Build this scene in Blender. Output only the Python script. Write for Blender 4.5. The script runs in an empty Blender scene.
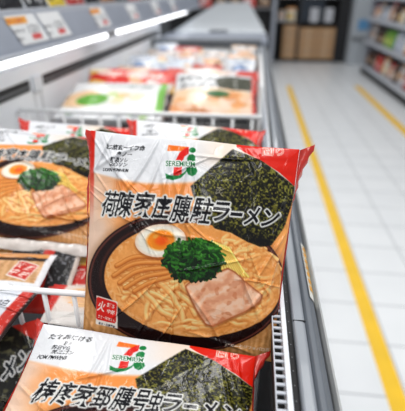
import bpy, bmesh, math, random
import numpy as np
from mathutils import Vector, Matrix

random.seed(7)
rng = np.random.default_rng(11)
SC = bpy.context.scene
COL = SC.collection

# ------------------------------------------------------------------ camera
FPX = 420.0
TH, PS, HC = math.radians(26.95), math.radians(6.5), 1.25
Fv = np.array([-math.sin(PS) * math.cos(TH), math.cos(PS) * math.cos(TH), -math.sin(TH)])
Rv = np.array([math.cos(PS), math.sin(PS), 0.0])
Uv = np.cross(Rv, Fv)
CAM = np.array([0, 0, HC])

def at(x, y, D):
    """a measured point of the photograph at depth D (metres) -> world"""
    return CAM + (Rv * (x - 202.5) / FPX - Uv * (y - 205.5) / FPX + Fv) * D

cd = bpy.data.cameras.new('camera')
cam = bpy.data.objects.new('camera', cd)
COL.objects.link(cam)
cam.location = CAM
cam.rotation_euler = (math.pi / 2 - TH, 0, PS)
cd.sensor_width = 36.0
cd.lens = 36.0 * FPX / 411.0
cd.clip_start = 0.01
cd.dof.use_dof = True
cd.dof.focus_distance = 0.425
cd.dof.aperture_fstop = 4.6
SC.camera = cam
SC.view_settings.view_transform = 'Standard'

# ------------------------------------------------------------------ colour / materials
def lin(c):
    c = np.asarray(c, float) / 255.0
    return np.where(c <= 0.04045, c / 12.92, ((c + 0.055) / 1.055) ** 2.4)

def principled(name):
    m = bpy.data.materials.new(name)
    m.use_nodes = True
    return m, m.node_tree, m.node_tree.nodes['Principled BSDF']

def mat(name, rgb, rough=0.5, metal=0.0, spec=0.5, coat=0.0, noise=0.04, scale=40.0, bump=0.0, emit=0.0, alpha=1.0):
    m, nt, b = principled(name)
    c = lin(rgb)
    tc = nt.nodes.new('ShaderNodeTexCoord')
    n = nt.nodes.new('ShaderNodeTexNoise')
    n.inputs['Scale'].default_value = scale
    nt.links.new(tc.outputs['Object'], n.inputs['Vector'])
    r = nt.nodes.new('ShaderNodeValToRGB')
    r.color_ramp.elements[0].color = (*np.clip(c * (1 - noise), 0, 1), 1)
    r.color_ramp.elements[1].color = (*np.clip(c * (1 + noise), 0, 1), 1)
    r.color_ramp.elements[0].position, r.color_ramp.elements[1].position = .3, .7
    nt.links.new(n.outputs['Fac'], r.inputs['Fac'])
    nt.links.new(r.outputs['Color'], b.inputs['Base Color'])
    b.inputs['Roughness'].default_value = rough
    b.inputs['Metallic'].default_value = metal
    b.inputs['Specular IOR Level'].default_value = spec
    b.inputs['Coat Weight'].default_value = coat
    b.inputs['Alpha'].default_value = alpha
    if bump:
        bp = nt.nodes.new('ShaderNodeBump')
        bp.inputs['Strength'].default_value = bump
        bp.inputs['Distance'].default_value = 0.002
        nt.links.new(n.outputs['Fac'], bp.inputs['Height'])
        nt.links.new(bp.outputs['Normal'], b.inputs['Normal'])
    if emit:
        b.inputs['Emission Color'].default_value = (*c, 1)
        b.inputs['Emission Strength'].default_value = emit
    return m

def film_material(name, rough=0.2, bump=0.5):
    """printed plastic film: per-vertex print colours under a glossy, crinkled skin"""
    m, nt, b = principled(name)
    at_ = nt.nodes.new('ShaderNodeAttribute')
    at_.attribute_name = 'print'
    nt.links.new(at_.outputs['Color'], b.inputs['Base Color'])
    b.inputs['Roughness'].default_value = rough
    b.inputs['Specular IOR Level'].default_value = 0.3
    b.inputs['Coat Weight'].default_value = 0.14
    b.inputs['Coat Roughness'].default_value = 0.07
    tc = nt.nodes.new('ShaderNodeTexCoord')
    n = nt.nodes.new('ShaderNodeTexNoise')
    n.inputs['Scale'].default_value = 26.0
    n.inputs['Detail'].default_value = 3.0
    n.inputs['Distortion'].default_value = 1.2
    v = nt.nodes.new('ShaderNodeTexVoronoi')
    v.feature = 'DISTANCE_TO_EDGE'
    v.inputs['Scale'].default_value = 30.0
    mixv = nt.nodes.new('ShaderNodeMix')
    mixv.data_type = 'RGBA'
    mixv.inputs['Factor'].default_value = 0.08
    nt.links.new(tc.outputs['Object'], n.inputs['Vector'])
    nt.links.new(tc.outputs['Object'], mixv.inputs[6])
    nt.links.new(n.outputs['Color'], mixv.inputs[7])
    nt.links.new(mixv.outputs[2], v.inputs['Vector'])
    cr = nt.nodes.new('ShaderNodeMapRange')
    cr.inputs['From Min'].default_value = 0.0
    cr.inputs['From Max'].default_value = 0.10
    cr.inputs['To Min'].default_value = 0.22
    cr.inputs['To Max'].default_value = 0.0
    nt.links.new(v.outputs['Distance'], cr.inputs['Value'])
    add = nt.nodes.new('ShaderNodeMath')
    add.operation = 'ADD'
    nt.links.new(n.outputs['Fac'], add.inputs[0])
    nt.links.new(cr.outputs['Result'], add.inputs[1])
    bp = nt.nodes.new('ShaderNodeBump')
    bp.inputs['Strength'].default_value = bump
    bp.inputs['Distance'].default_value = 0.0013
    nt.links.new(add.outputs[0], bp.inputs['Height'])
    nt.links.new(bp.outputs['Normal'], b.inputs['Normal'])
    nt.links.new(bp.outputs['Normal'], b.inputs['Coat Normal'])
    return m

FILM = film_material('printed_film')
M = dict(
    white=mat('white_enamel', (226, 230, 236), .35, noise=.02),
    wall=mat('freezer_liner', (242, 244, 248), .4, noise=.03, scale=6),
    wire=mat('white_wire_coating', (250, 251, 252), .35, noise=.01),
    red=mat('red_seal_film', (196, 44, 32), .25, coat=.4, noise=.12, scale=120, bump=.3),
    seal=mat('pale_seal_film', (222, 214, 208), .25, coat=.4, noise=.06, scale=120, bump=.3),
    dark=mat('dark_gap', (22, 23, 26), .6),
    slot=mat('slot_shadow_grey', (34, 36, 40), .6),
    slat=mat('grey_slat', (118, 120, 124), .5),
    steel=mat('grey_rim_coating', (140, 146, 154), .42, metal=.1, coat=.12, noise=.05, scale=14),
    fairing=mat('dark_grey_bumper', (98, 104, 112), .35, metal=.1, noise=.06, scale=18),
    paleedge=mat('pale_outer_edge', (178, 180, 180), .45),
    rail=mat('blue_grey_rail', (156, 163, 177), .35, metal=.2, noise=.04, scale=12),
    lip=mat('pale_lip', (188, 193, 202), .4),
    tube=mat('light_tube', (255, 255, 255), .3, emit=3.0),
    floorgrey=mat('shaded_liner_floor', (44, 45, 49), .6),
    gasket=mat('grey_end_gasket', (92, 97, 104), .5),
    tag=mat('tag_card', (226, 228, 230), .45, noise=.02),
    orange=mat('tag_orange', (238, 170, 40), .5),
    tagred=mat('tag_red', (205, 70, 70), .5),
    ink=mat('ink_grey', (88, 92, 100), .6),
    lid=mat('pale_lid', (214, 220, 226), .2, coat=.5, noise=.03, scale=3),
    yellow=mat('yellow_floor_tape', (240, 192, 28), .45, noise=.05, scale=9),
    carton=mat('cardboard', (188, 150, 112), .8, noise=.06, scale=20),
    tape=mat('carton_tape', (204, 172, 138), .5),
    black=mat('black_rack', (26, 27, 31), .5),
    navy=mat('dark_board', (30, 42, 56), .5),
    paper=mat('paper', (196, 198, 204), .7),
    pillar=mat('pale_column', (176, 182, 188), .5, noise=.05, scale=3),
    blue=mat('blue_sign', (92, 146, 190), .5),
    shelfgrey=mat('gondola_grey', (150, 155, 166), .45),
    backwall=mat('back_wall_paint', (120, 122, 126), .7),
    sticker=mat('sticker_white', (222, 222, 216), .4),
)

# ------------------------------------------------------------------ object helpers
def link(name, me, parent=None):
    o = bpy.data.objects.new(name, me)
    COL.objects.link(o)
    if parent is not None:
        o.parent = parent
        o.matrix_parent_inverse.identity()
    return o

def empty(name, loc, label, cat, group=None):
    o = bpy.data.objects.new(name, None)
    o.empty_display_size = .03
    COL.objects.link(o)
    o.location = loc
    o['label'] = label
    o['category'] = cat
    if group:
        o['group'] = group
    return o

def finish(name, bm, material, parent=None, bevel=0.0, smooth=False):
    me = bpy.data.meshes.new(name)
    bmesh.ops.recalc_face_normals(bm, faces=bm.faces)
    bm.to_mesh(me)
    bm.free()
    me.materials.append(material)
    if smooth:
        me.polygons.foreach_set('use_smooth', [True] * len(me.polygons))
    if parent is not None:                       # meshes are written in world space
        base, q = Vector(), parent
        while q is not None:
            base += q.location; q = q.parent
        me.transform(Matrix.Translation(-base))
    o = link(name, me, parent)
    if bevel:
        md = o.modifiers.new('bevel', 'BEVEL')
        md.width = bevel
        md.segments = 2
        md.limit_method = 'ANGLE'
    return o

def box(bm, x0, x1, y0, y1, z0, z1):
    vs = [bm.verts.new((x, y, z)) for z in (z0, z1) for x, y in ((x0, y0), (x1, y0), (x1, y1), (x0, y1))]
    for f in ((0, 3, 2, 1), (4, 5, 6, 7), (0, 1, 5, 4), (1, 2, 6, 5), (2, 3, 7, 6), (3, 0, 4, 7)):
        bm.faces.new([vs[i] for i in f])

def boxes(name, material, parent, *bs, bevel=0.0):
    bm = bmesh.new()
    for b in bs:
        box(bm, *b)
    return finish(name, bm, material, parent, bevel)

def extrude_y(name, prof, y0, y1, material, parent, bevel=0.0):
    """closed XZ profile swept along Y"""
    bm = bmesh.new()
    a = [bm.verts.new((x, y0, z)) for x, z in prof]
    b = [bm.verts.new((x, y1, z)) for x, z in prof]
    n = len(prof)
    for i in range(n):
        bm.faces.new((a[i], a[(i + 1) % n], b[(i + 1) % n], b[i]))
    bm.faces.new(a[::-1])
    bm.faces.new(b)
    return finish(name, bm, material, parent, bevel)

def tube(bm, pts, r, seg=10):
    pts = [Vector(p) for p in pts]
    rings = []
    for i, p in enumerate(pts):
        t = (pts[min(i + 1, len(pts) - 1)] - pts[max(i - 1, 0)]).normalized()
        a = t.orthogonal().normalized() if abs(t.z) > .95 else t.cross(Vector((0, 0, 1))).normalized()
        b = t.cross(a)
        rings.append([bm.verts.new(p + (a * math.cos(k * math.tau / seg) + b * math.sin(k * math.tau / seg)) * r) for k in range(seg)])
    for i in range(len(rings) - 1):
        for k in range(seg):
            bm.faces.new((rings[i][k], rings[i][(k + 1) % seg], rings[i + 1][(k + 1) % seg], rings[i + 1][k]))
    bm.faces.new(rings[0][::-1])
    bm.faces.new(rings[-1])

# ------------------------------------------------------------------ glyph outlines -> 2D triangles
_cache = {}
def glyph(text, bold=0.0):
    key = (text, bold)
    if key in _cache:
        return _cache[key]
    cu = bpy.data.curves.new('glyph', 'FONT')
    cu.body = text
    cu.offset = bold
    cu.resolution_u = 4
    ob = bpy.data.objects.new('glyph', cu)
    COL.objects.link(ob)
    dg = bpy.context.evaluated_depsgraph_get()
    dg.update()
    me = bpy.data.meshes.new_from_object(ob.evaluated_get(dg))
    me.calc_loop_triangles()
    v = np.zeros(len(me.vertices) * 3)
    me.vertices.foreach_get('co', v)
    v = v.reshape(-1, 3)[:, :2]
    t = np.zeros(len(me.loop_triangles) * 3, int)
    me.loop_triangles.foreach_get('vertices', t)
    bpy.data.objects.remove(ob)
    bpy.data.curves.remove(cu)
    bpy.data.meshes.remove(me)
    _cache[key] = (v, t.reshape(-1, 3))
    return _cache[key]

# ------------------------------------------------------------------ a small painter for the printed films
class Canvas:
    def __init__(s, x0, x1, y0, y1, S, base):
        s.x0, s.y0, s.S = x0, y0, S
        s.w, s.h = int((x1 - x0) * S), int((y1 - y0) * S)
        s.X, s.Y = np.meshgrid(x0 + (np.arange(s.w) + .5) / S, y0 + (np.arange(s.h) + .5) / S)
        s.img = np.ones((s.h, s.w, 3)) * np.array(base, float)
    def noise(s, sc, seed=0, octv=3):
        r = np.random.default_rng(seed)
        out = np.zeros((s.h, s.w)); amp = 1.0; tot = 0
        for o in range(octv):
            n = r.random((int((s.h / s.S) / sc) + 4, int((s.w / s.S) / sc) + 4))
            fx, fy = (s.X - s.x0) / sc, (s.Y - s.y0) / sc
            ix, iy = fx.astype(int), fy.astype(int)
            tx, ty = fx - ix, fy - iy
            tx, ty = tx * tx * (3 - 2 * tx), ty * ty * (3 - 2 * ty)
            out += amp * ((n[iy, ix] * (1 - tx) + n[iy, ix + 1] * tx) * (1 - ty) + (n[iy + 1, ix] * (1 - tx) + n[iy + 1, ix + 1] * tx) * ty)
            tot += amp; amp *= .55; sc /= 2.1
        return out / tot
    def mix(s, a, col):
        a = np.clip(a, 0, 1)[..., None]
        s.img = s.img * (1 - a) + np.asarray(col, float) * a
    def ell(s, cx, cy, a, b, ang=0):
        """signed normalised radius: <1 inside"""
        c, n = math.cos(math.radians(ang)), math.sin(math.radians(ang))
        dx, dy = s.X - cx, s.Y - cy
        return np.hypot((dx * c + dy * n) / a, (-dx * n + dy * c) / b)
    def poly(s, pts, soft=.35):
        m = np.zeros((s.h, s.w), bool)
        n = len(pts)
        for i in range(n):
            (xa, ya), (xb, yb) = pts[i], pts[(i + 1) % n]
            if ya == yb: continue
            c = ((ya > s.Y) != (yb > s.Y)) & (s.X < (xb - xa) * (s.Y - ya) / (yb - ya) + xa)
            m ^= c
        return s.blur(m.astype(float), soft)
    def blur(s, m, r):
        k = max(1, int(round(r * s.S)))
        for ax in (0, 1):
            acc = np.zeros_like(m)
            for d in range(-k, k + 1):
                acc += np.roll(m, d, ax)
            m = acc / (2 * k + 1)
        return m
    def stroke(s, pts, wid, edge, core, hi=None, alpha=1.0):
        """a shaded strand along a polyline; wid is half-width in px"""
        pts = np.asarray(pts, float)
        x0, x1 = pts[:, 0].min() - wid - 1, pts[:, 0].max() + wid + 1
        y0, y1 = pts[:, 1].min() - wid - 1, pts[:, 1].max() + wid + 1
        ia, ib = max(0, int((x0 - s.x0) * s.S)), min(s.w, int((x1 - s.x0) * s.S))
        ja, jb = max(0, int((y0 - s.y0) * s.S)), min(s.h, int((y1 - s.y0) * s.S))
        if ib <= ia or jb <= ja: return
        X, Y = s.X[ja:jb, ia:ib], s.Y[ja:jb, ia:ib]
        d = np.full(X.shape, 1e9); off = np.zeros(X.shape)
        for (xa, ya), (xb, yb) in zip(pts[:-1], pts[1:]):
            vx, vy = xb - xa, yb - ya
            L = vx * vx + vy * vy + 1e-9
            t = np.clip(((X - xa) * vx + (Y - ya) * vy) / L, 0, 1)
            ex, ey = X - xa - t * vx, Y - ya - t * vy
            dd = np.hypot(ex, ey)
            k = dd < d
            d = np.where(k, dd, d); off = np.where(k, ey, off)
        r = d / wid
        al = np.clip((1 - r) * wid * s.S * .7, 0, 1)[..., None] * alpha
        t = np.clip(1 - r ** 2 - .35 * off / wid, 0, 1)[..., None]
        c = np.asarray(edge, float) * (1 - t) + np.asarray(core, float) * t
        if hi is not None:
            h = np.clip(1 - np.abs(off / wid + .35) * 2.4, 0, 1)[..., None] * np.clip(1.2 - r, 0, 1)[..., None] * .6
            c = c * (1 - h) + np.asarray(hi, float) * h
        sub = s.img[ja:jb, ia:ib]
        s.img[ja:jb, ia:ib] = sub * (1 - al) + c * al
    def tri_mask(s, P, T):
        m = np.zeros((s.h, s.w), bool)
        q = (P - np.array([s.x0, s.y0])) * s.S - .5
        for a, b, c in T:
            A, B, Cc = q[a], q[b], q[c]
            i0, i1 = int(max(0, math.floor(min(A[0], B[0], Cc[0])))), int(min(s.w - 1, math.ceil(max(A[0], B[0], Cc[0]))))
            j0, j1 = int(max(0, math.floor(min(A[1], B[1], Cc[1])))), int(min(s.h - 1, math.ceil(max(A[1], B[1], Cc[1]))))
            if i1 < i0 or j1 < j0: continue
            gx, gy = np.meshgrid(np.arange(i0, i1 + 1), np.arange(j0, j1 + 1))
            e = lambda p, r: (r[0] - p[0]) * (gy - p[1]) - (r[1] - p[1]) * (gx - p[0])
            w0, w1, w2 = e(A, B), e(B, Cc), e(Cc, A)
            m[j0:j1 + 1, i0:i1 + 1] |= ((w0 >= 0) & (w1 >= 0) & (w2 >= 0)) | ((w0 <= 0) & (w1 <= 0) & (w2 <= 0))
        return m
    def text(s, txt, cx, cy, w, h, ang=0, shear=0.0, bold=0.0):
        """mask of txt fitted into a w x h box centred on (cx,cy)"""
        v, t = glyph(txt, bold)
        if not len(t): return np.zeros((s.h, s.w))
        lo, hi = v.min(0), v.max(0)
        p = (v - (lo + hi) / 2) / np.maximum(hi - lo, 1e-6) * np.array([w, h])
        p[:, 0] += shear * p[:, 1]
        p[:, 1] *= -1
        c, n = math.cos(math.radians(ang)), math.sin(math.radians(ang))
        P = np.stack([cx + p[:, 0] * c - p[:, 1] * n, cy + p[:, 0] * n + p[:, 1] * c], 1)
        return s.tri_mask(P, t).astype(float)
    def dilate(s, m, r):
        k = int(round(r * s.S)); out = m.copy()
        for dx in range(-k, k + 1):
            for dy in range(-k, k + 1):
                if dx * dx + dy * dy <= k * k + .5:
                    out = np.maximum(out, np.roll(np.roll(m, dx, 1), dy, 0))
        return out
    def sample(s, x, y):
        fx = np.clip((x - s.x0) * s.S - .5, 0, s.w - 1.001); fy = np.clip((y - s.y0) * s.S - .5, 0, s.h - 1.001)
        ix, iy = fx.astype(int), fy.astype(int)
        tx, ty = (fx - ix)[..., None], (fy - iy)[..., None]
        I = s.img
        return (I[iy, ix] * (1 - tx) + I[iy, ix + 1] * tx) * (1 - ty) + (I[iy + 1, ix] * (1 - tx) + I[iy + 1, ix + 1] * tx) * ty

def sstep(a, b, x):
    t = np.clip((x - a) / (b - a), 0, 1)
    return t * t * (3 - 2 * t)

# print area of the ramen packet, in the units the design was measured in
QUAD = np.array([(91, 131), (303, 150), (272, 362), (83, 334)], float)

def spline(pts, n=18):
    pts = [np.array(p, float) for p in pts]
    P = [2 * pts[0] - pts[1]] + pts + [2 * pts[-1] - pts[-2]]
    out = []
    for i in range(1, len(P) - 2):
        for k in range(n):
            t = k / n
            out.append(.5 * ((2 * P[i]) + (-P[i - 1] + P[i + 1]) * t + (2 * P[i - 1] - 5 * P[i] + 4 * P[i + 1] - P[i + 2]) * t ** 2 + (-P[i - 1] + 3 * P[i] - 3 * P[i + 1] + P[i + 2]) * t ** 3))
    out.append(pts[-1])
    return out

def ramen_art(title, notes, seed=3, margin=True):
    r = random.Random(seed)
    c = Canvas(68, 322, 118, 376, 4, (222, 223, 226))
    X, Y = c.X, c.Y
    nz = c.noise(22, seed)
    fine = c.noise(2.2, seed + 5, 2)
    # white head, orange band, pale left margin
    band = 171 + .085 * (X - 90) + 4 * np.sin((X - 100) / 30)
    og = sstep(0, 5, Y - band)
    c.mix(og, (226, 152, 92))
    c.mix(og * sstep(190, 235, Y) * .5, (238, 178, 120))
    c.mix(og * sstep(132, 92, X + (nz - .5) * 18) * .85, (224, 204, 192))
    c.mix(sstep(185, 230, X) * sstep(175, 160, Y) * .45, (238, 206, 176))
    # table top of pale wood
    wood = sstep(262, 292, Y - .05 * (X - 90) + 10 * (nz - .5))
    grain = .5 + .5 * np.sin(X * 1.1 + 6 * c.noise(9, seed + 1) + Y * .05)
    wc = np.array([196, 150, 104.]) + (grain[..., None] - .5) * 22 + (fine[..., None] - .5) * 20
    a = wood[..., None]
    c.img = c.img * (1 - a) + wc * a
    # bowl
    o = c.ell(187.8, 279.5, 100.5, 70, 4)
    c.mix(sstep(1.10, .98, o) * .35, (120, 80, 50))
    edge = sstep(1.006, .994, o)
    c.mix(edge, (44, 28, 27))
    c.mix(edge * np.exp(-((o - .972) / .012) ** 2) * .8, (116, 74, 66))
    inn = c.ell(195.2, 277.0, 90, 56, 5)
    c.mix(edge * np.exp(-((inn - 1.045) / .02) ** 2) * .5 * sstep(300, 260, Y), (104, 66, 56))
    bro = sstep(1.008, .992, inn)
    bc = np.array([222, 160, 100.]) + (nz[..., None] - .5) * np.array([34, 40, 40.]) + (fine[..., None] - .5) * 16
    c.img = c.img * (1 - bro[..., None]) + bc * bro[..., None]
    foam = bro * np.exp(-((inn - .965) / .03) ** 2) * (fine > .52)
    c.mix(foam * .55, (242, 208, 164))
    c.mix(bro * sstep(.9, 1.0, inn) * .25, (186, 122, 70))
    broth = c.img.copy()
    def strand(p, w, dark=(206, 138, 80), core=(242, 198, 138), hi=(252, 228, 184)):
        c.stroke([(x + .5, y + .9) for x, y in spline(p)], w + .6, (170, 104, 56), (176, 110, 60), None, .4)
        c.stroke(spline(p), w, dark, core, hi)
    def inside(x, y, q=.9):
        return math.hypot((x - 195.2) / 90, (y - 277) / 56) < q
    # thin loose noodles, left
    for k in range(60):
        x, y = r.uniform(104, 156), r.uniform(228, 300)
        if not inside(x, y): continue
        an = r.uniform(-.9, 1.4); L = r.uniform(8, 20); cv = r.uniform(-1.3, 1.3)
        p = [(x, y), (x + L * .5 * math.cos(an), y + L * .5 * math.sin(an)), (x + L * (.5 * math.cos(an) + .5 * math.cos(an + cv)), y + L * (.5 * math.sin(an) + .5 * math.sin(an + cv)))]
        strand(p, r.uniform(1.2, 2.0), (204, 138, 80), (228, 174, 114), (244, 206, 154))
    # curls, right
    for k in range(110):
        x, y = r.uniform(222, 282), r.uniform(236, 326)
        if not inside(x, y, .86): continue
        R_ = r.uniform(5, 14); a0 = r.uniform(0, 6.28); sw = r.uniform(1.4, 3.2)
        p = [(x + R_ * 1.2 * math.cos(a0 + sw * t), y + R_ * .75 * math.sin(a0 + sw * t)) for t in (0, .33, .66, 1)]
        strand(p, r.uniform(2.0, 2.9), (210, 144, 86), (240, 194, 134), (251, 222, 174))
    c.mix(bro * sstep(.52, .66, c.noise(15, seed + 31)) * .55, (216, 154, 96))
    # long noodles curling out from under the greens
    for k in range(54):
        t = r.random()
        x, y = 122 + 66 * t + r.uniform(-6, 6), 284 - 14 * t + r.uniform(-6, 10)
        an = r.uniform(.1, 1.7); pts = [(x, y)]
        cv = r.uniform(-.3, .2); st_ = r.uniform(6, 9)
        for q in range(r.randint(4, 8)):
            an += cv + r.uniform(-.35, .35)
            x += st_ * math.cos(an); y += st_ * .8 * math.sin(an)
            if not inside(x, y, .93): break
            pts.append((x, y))
        if len(pts) > 2: strand(pts, r.uniform(2.3, 3.1))
    for k in range(16):
        x = 150 + k * 6 + r.uniform(-5, 5); y = 318 + r.uniform(-6, 9)
        if not inside(x + 10, y, .94): continue
        strand([(x, y), (x + 8, y + r.uniform(-4, 3)), (x + 17, y + r.uniform(-2, 5)), (x + 26, y + r.uniform(-4, 2))], r.uniform(1.8, 2.4))
    sub = (bro * np.clip(sstep(.50, .68, c.noise(11, seed + 33)) * .42 + sstep(.84, .97, inn) * .7, 0, .92))[..., None]
    c.img = c.img * (1 - sub) + broth * sub
    # bamboo shoots
    for k, (xa, ya, xm, ym, xb, yb) in enumerate([(118, 262, 138, 253, 172, 254), (115, 272, 136, 260, 170, 258), (121, 279, 140, 267, 170, 263), (127, 284, 146, 273, 170, 268), (136, 287, 152, 278, 172, 272)]):
        strand([(xa, ya), (xm, ym), (xb, yb)], 2.6, (164, 96, 48), (214, 144, 82), (236, 184, 122))
    # yellow strands right of the greens
    for k in range(9):
        x = 214 + k * 2.2
        strand([(x - 2, 238 + k * .8), (x + 4, 246 + k), (x + 8 + k * .6, 258 + k * 1.2), (x + 10 + k, 266 + k)], 1.3, (214, 178, 84), (238, 214, 128), (250, 236, 176))
    # egg
    e = c.ell(162, 237.5, 25.5, 15.8, -4)
    c.mix(sstep(1.14, .98, c.ell(163, 239.5, 25.5, 15.8, -4)) * .55, (140, 82, 44))
    c.mix(sstep(1.02, .98, e), (238, 228, 216))
    c.mix(sstep(.8, 1.0, e) * sstep(1.02, .98, e) * .5, (214, 184, 158))
    yk = c.ell(162.5, 237, 13.2, 9.2, -4)
    c.mix(sstep(1.25, .98, yk), (238, 178, 112))
    c.mix(sstep(1.02, .95, yk), (232, 142, 54))
    c.mix(sstep(.75, .2, c.ell(163, 237.5, 13.2, 9.2, -4)), (222, 100, 32))
    c.mix(sstep(.3, .1, c.ell(157, 233.5, 13, 9, -20)) * .6, (246, 186, 110))
    # roast pork slice
    pk = [(186, 281), (192, 276.5), (213, 270), (229, 264), (236, 268), (251, 282), (264, 293), (262, 299), (246, 309), (214, 322.5), (206, 321), (199, 310), (192, 296)]
    pm = c.poly(pk, .4)
    c.mix(np.roll(c.poly(pk, 1.0), 8, 0) * .6, (126, 74, 42))
    c.mix(pm, (222, 174, 144))
    inner = c.blur(pm, 2.4)
    c.mix(pm * sstep(.98, .55, inner) * .9, (150, 84, 46))
    along = (X - 186) * .42 + (Y - 281) * .9
    band_ = np.sin(along * .36 + 4 * (c.noise(14, seed + 2) - .5) * 2)
    c.mix(pm * sstep(.1, .9, band_) * .55 * sstep(.6, .95, inner), (240, 212, 192))
    c.mix(pm * sstep(.2, .95, -band_) * .45 * sstep(.6, .95, inner), (198, 134, 104))
    c.mix(pm * sstep(.62, .72, c.noise(6, seed + 9, 2)) * .5, (186, 118, 84))
    # greens
    c.mix(sstep(1.02, .86, c.ell(195, 256.5, 30, 20.5)), (22, 48, 24))
    for k in range(430):
        a_, q = r.uniform(0, 6.283), math.sqrt(r.random())
        x, y = 195 + 30 * q * math.cos(a_) + r.uniform(-1, 1), 256.5 + 20.5 * q * math.sin(a_)
        if x > 216 and y < 244: continue
        an = r.uniform(0, 3.14); L = r.uniform(3, 8)
        lit = r.random() * .95 + .35 * (256 - y) / 20
        g0 = np.array([18, 46, 22.]); g1 = np.array([84, 150, 66.])
        cc = g0 + (g1 - g0) * np.clip(lit, 0, 1)
        c.stroke(spline([(x - L / 2 * math.cos(an), y - L / 3 * math.sin(an)), (x + r.uniform(-1.5, 1.5), y + r.uniform(-1.5, 1.5)), (x + L / 2 * math.cos(an), y + L / 3 * math.sin(an))], 5), r.uniform(.9, 2.0), cc * .55, cc, None)
    # seaweed sheets
    no = c.poly([(192, 186), (199, 180), (235, 149), (264, 160), (298, 187), (295, 203), (286, 228), (273, 244), (262, 245), (248, 239), (232, 230), (216, 226), (206, 214), (197, 203)], .4)
    sp = c.noise(1.7, seed + 20, 2); s2 = c.noise(9, seed + 21, 3)
    base = np.array([34, 34, 24.]) + (sstep(.42, .8, sp)[..., None]) * np.array([92, 88, 40.]) + (s2[..., None] - .5) * np.array([50, 54, 28.])
    base = np.clip(base, 14, 255)
    c.img = c.img * (1 - no[..., None]) + base * no[..., None]
    c.mix(no * sstep(222, 240, Y + .25 * (250 - X)) * .75, (24, 22, 20))
    # red corner
    rd = c.poly([(239, 119), (239, 147), (246, 151.5), (264, 160.5), (282, 173), (299, 188), (330, 215), (330, 119)], .35)
    c.mix(rd, (203, 52, 36))
    m = c.text('圓り', 276, 151.5, 21, 8, 4, .1, .01)
    c.mix(c.dilate(m, .5), (242, 214, 206)); c.mix(m * .75, (206, 70, 54))
    c.mix(c.text('炙', 221, 190, 9, 8, 20, 0, .0) * .55, (220, 214, 200))
    # left red margin
    if margin: c.mix(sstep(6, 4, X - (91 - (Y - 131) * .04)) * sstep(228, 150, Y), (196, 52, 38))
    # title, brushed black with a pale outline
    tm = np.zeros_like(X)
    for ch, cx, cy, w, h, b in title:
        tm = np.maximum(tm, c.text(ch, cx, cy, w, h, 4.5, .2, b))
    tm = sstep(.42, .58, c.blur(tm, .28) + (c.noise(3, seed + 40, 2) - .5) * .24)
    gl = c.dilate(tm, 1.4)
    c.mix(c.blur(gl, .4), (218, 218, 216))
    c.mix(tm, (24, 29, 36))
    # shop mark
    K = lambda pts: [(155 + x / 6.75, 135 + y / 6.75) for x, y in pts]
    c.mix(c.poly(K([(103, 70), (242, 88), (208, 114), (95, 110)]), .25), (232, 122, 48))
    c.mix(c.poly(K([(242, 86), (240, 132), (212, 150), (196, 192), (190, 282), (136, 276), (140, 228), (153, 172), (180, 122), (212, 97)]), .25), (206, 44, 36))
    c.mix(sstep(1.06, .94, c.ell(155 + 266 / 6.75, 135 + 109 / 6.75, 3.4, 2.6, 0)), (22, 124, 72))
    c.mix(c.poly(K([(230, 160), (242, 142), (268, 136), (285, 150), (281, 205), (298, 246), (285, 268), (262, 280), (236, 268), (222, 240), (232, 212)]), .25), (22, 124, 72))
    c.mix(c.poly(K([(83, 258), (120, 274), (168, 274), (204, 258), (232, 232), (218, 262), (184, 290), (134, 304), (88, 292)]), .25), (22, 124, 72))
    m = c.text('SEREMIUM', 182.2, 164.2, 29, 5.2, 3, 0, .012)
    c.mix(c.dilate(m, 1.0), (226, 230, 228)); c.mix(m, (20, 110, 66))
    # small hand-written notes
    for txt, cx, cy, w, h, b in notes:
        c.mix(c.text(txt, cx, cy, w, h, 2, .25, b + .018), (30, 32, 38))
    # red stamp
    st = c.poly([(99, 293.5), (117.5, 299), (118.5, 301), (117, 319), (115.5, 320.5), (98.5, 316.5), (97, 315), (97.5, 295)], .3)
    wl = c.poly([(97.5, 292), (119, 298), (118.5, 326), (96.5, 321)], .3)
    c.mix(wl, (226, 218, 210)); c.mix(st, (196, 44, 34))
    for txt, cx, cy, w, h in (('火', 102.6, 303, 7.5, 10.5), ('麺5', 112, 302.3, 8, 4.6), ('中郎', 112, 308.6, 8, 4.4), ('ＩＳ・家TEＩＬ', 107.5, 315.2, 17, 3.4)):
        c.mix(c.text(txt, cx, cy, w, h, 15, 0, .02), (240, 222, 214))
    c.mix(c.text('冬三・日替醤油', 107.5, 322, 17, 2.6, 14, 0, .03), (40, 42, 60))
    c.mix(c.text('冬阪城味三ー・生玉冬風七ジ・日替百', 124, 337.5, 70, 3.2, 9, 0, .01) * .85, (58, 40, 30))
    c.mix(c.text('麺五ー七ジフォバロ百', 247, 346, 45, 3.8, 9, 0, .02) * .9, (226, 214, 200))
    g = c.img.mean(2, keepdims=True)
    c.img = g + (c.img - g) * 1.10
    c.img = np.clip(204 + (c.img - 204) * 1.12, 8, 236)
    return c

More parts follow.
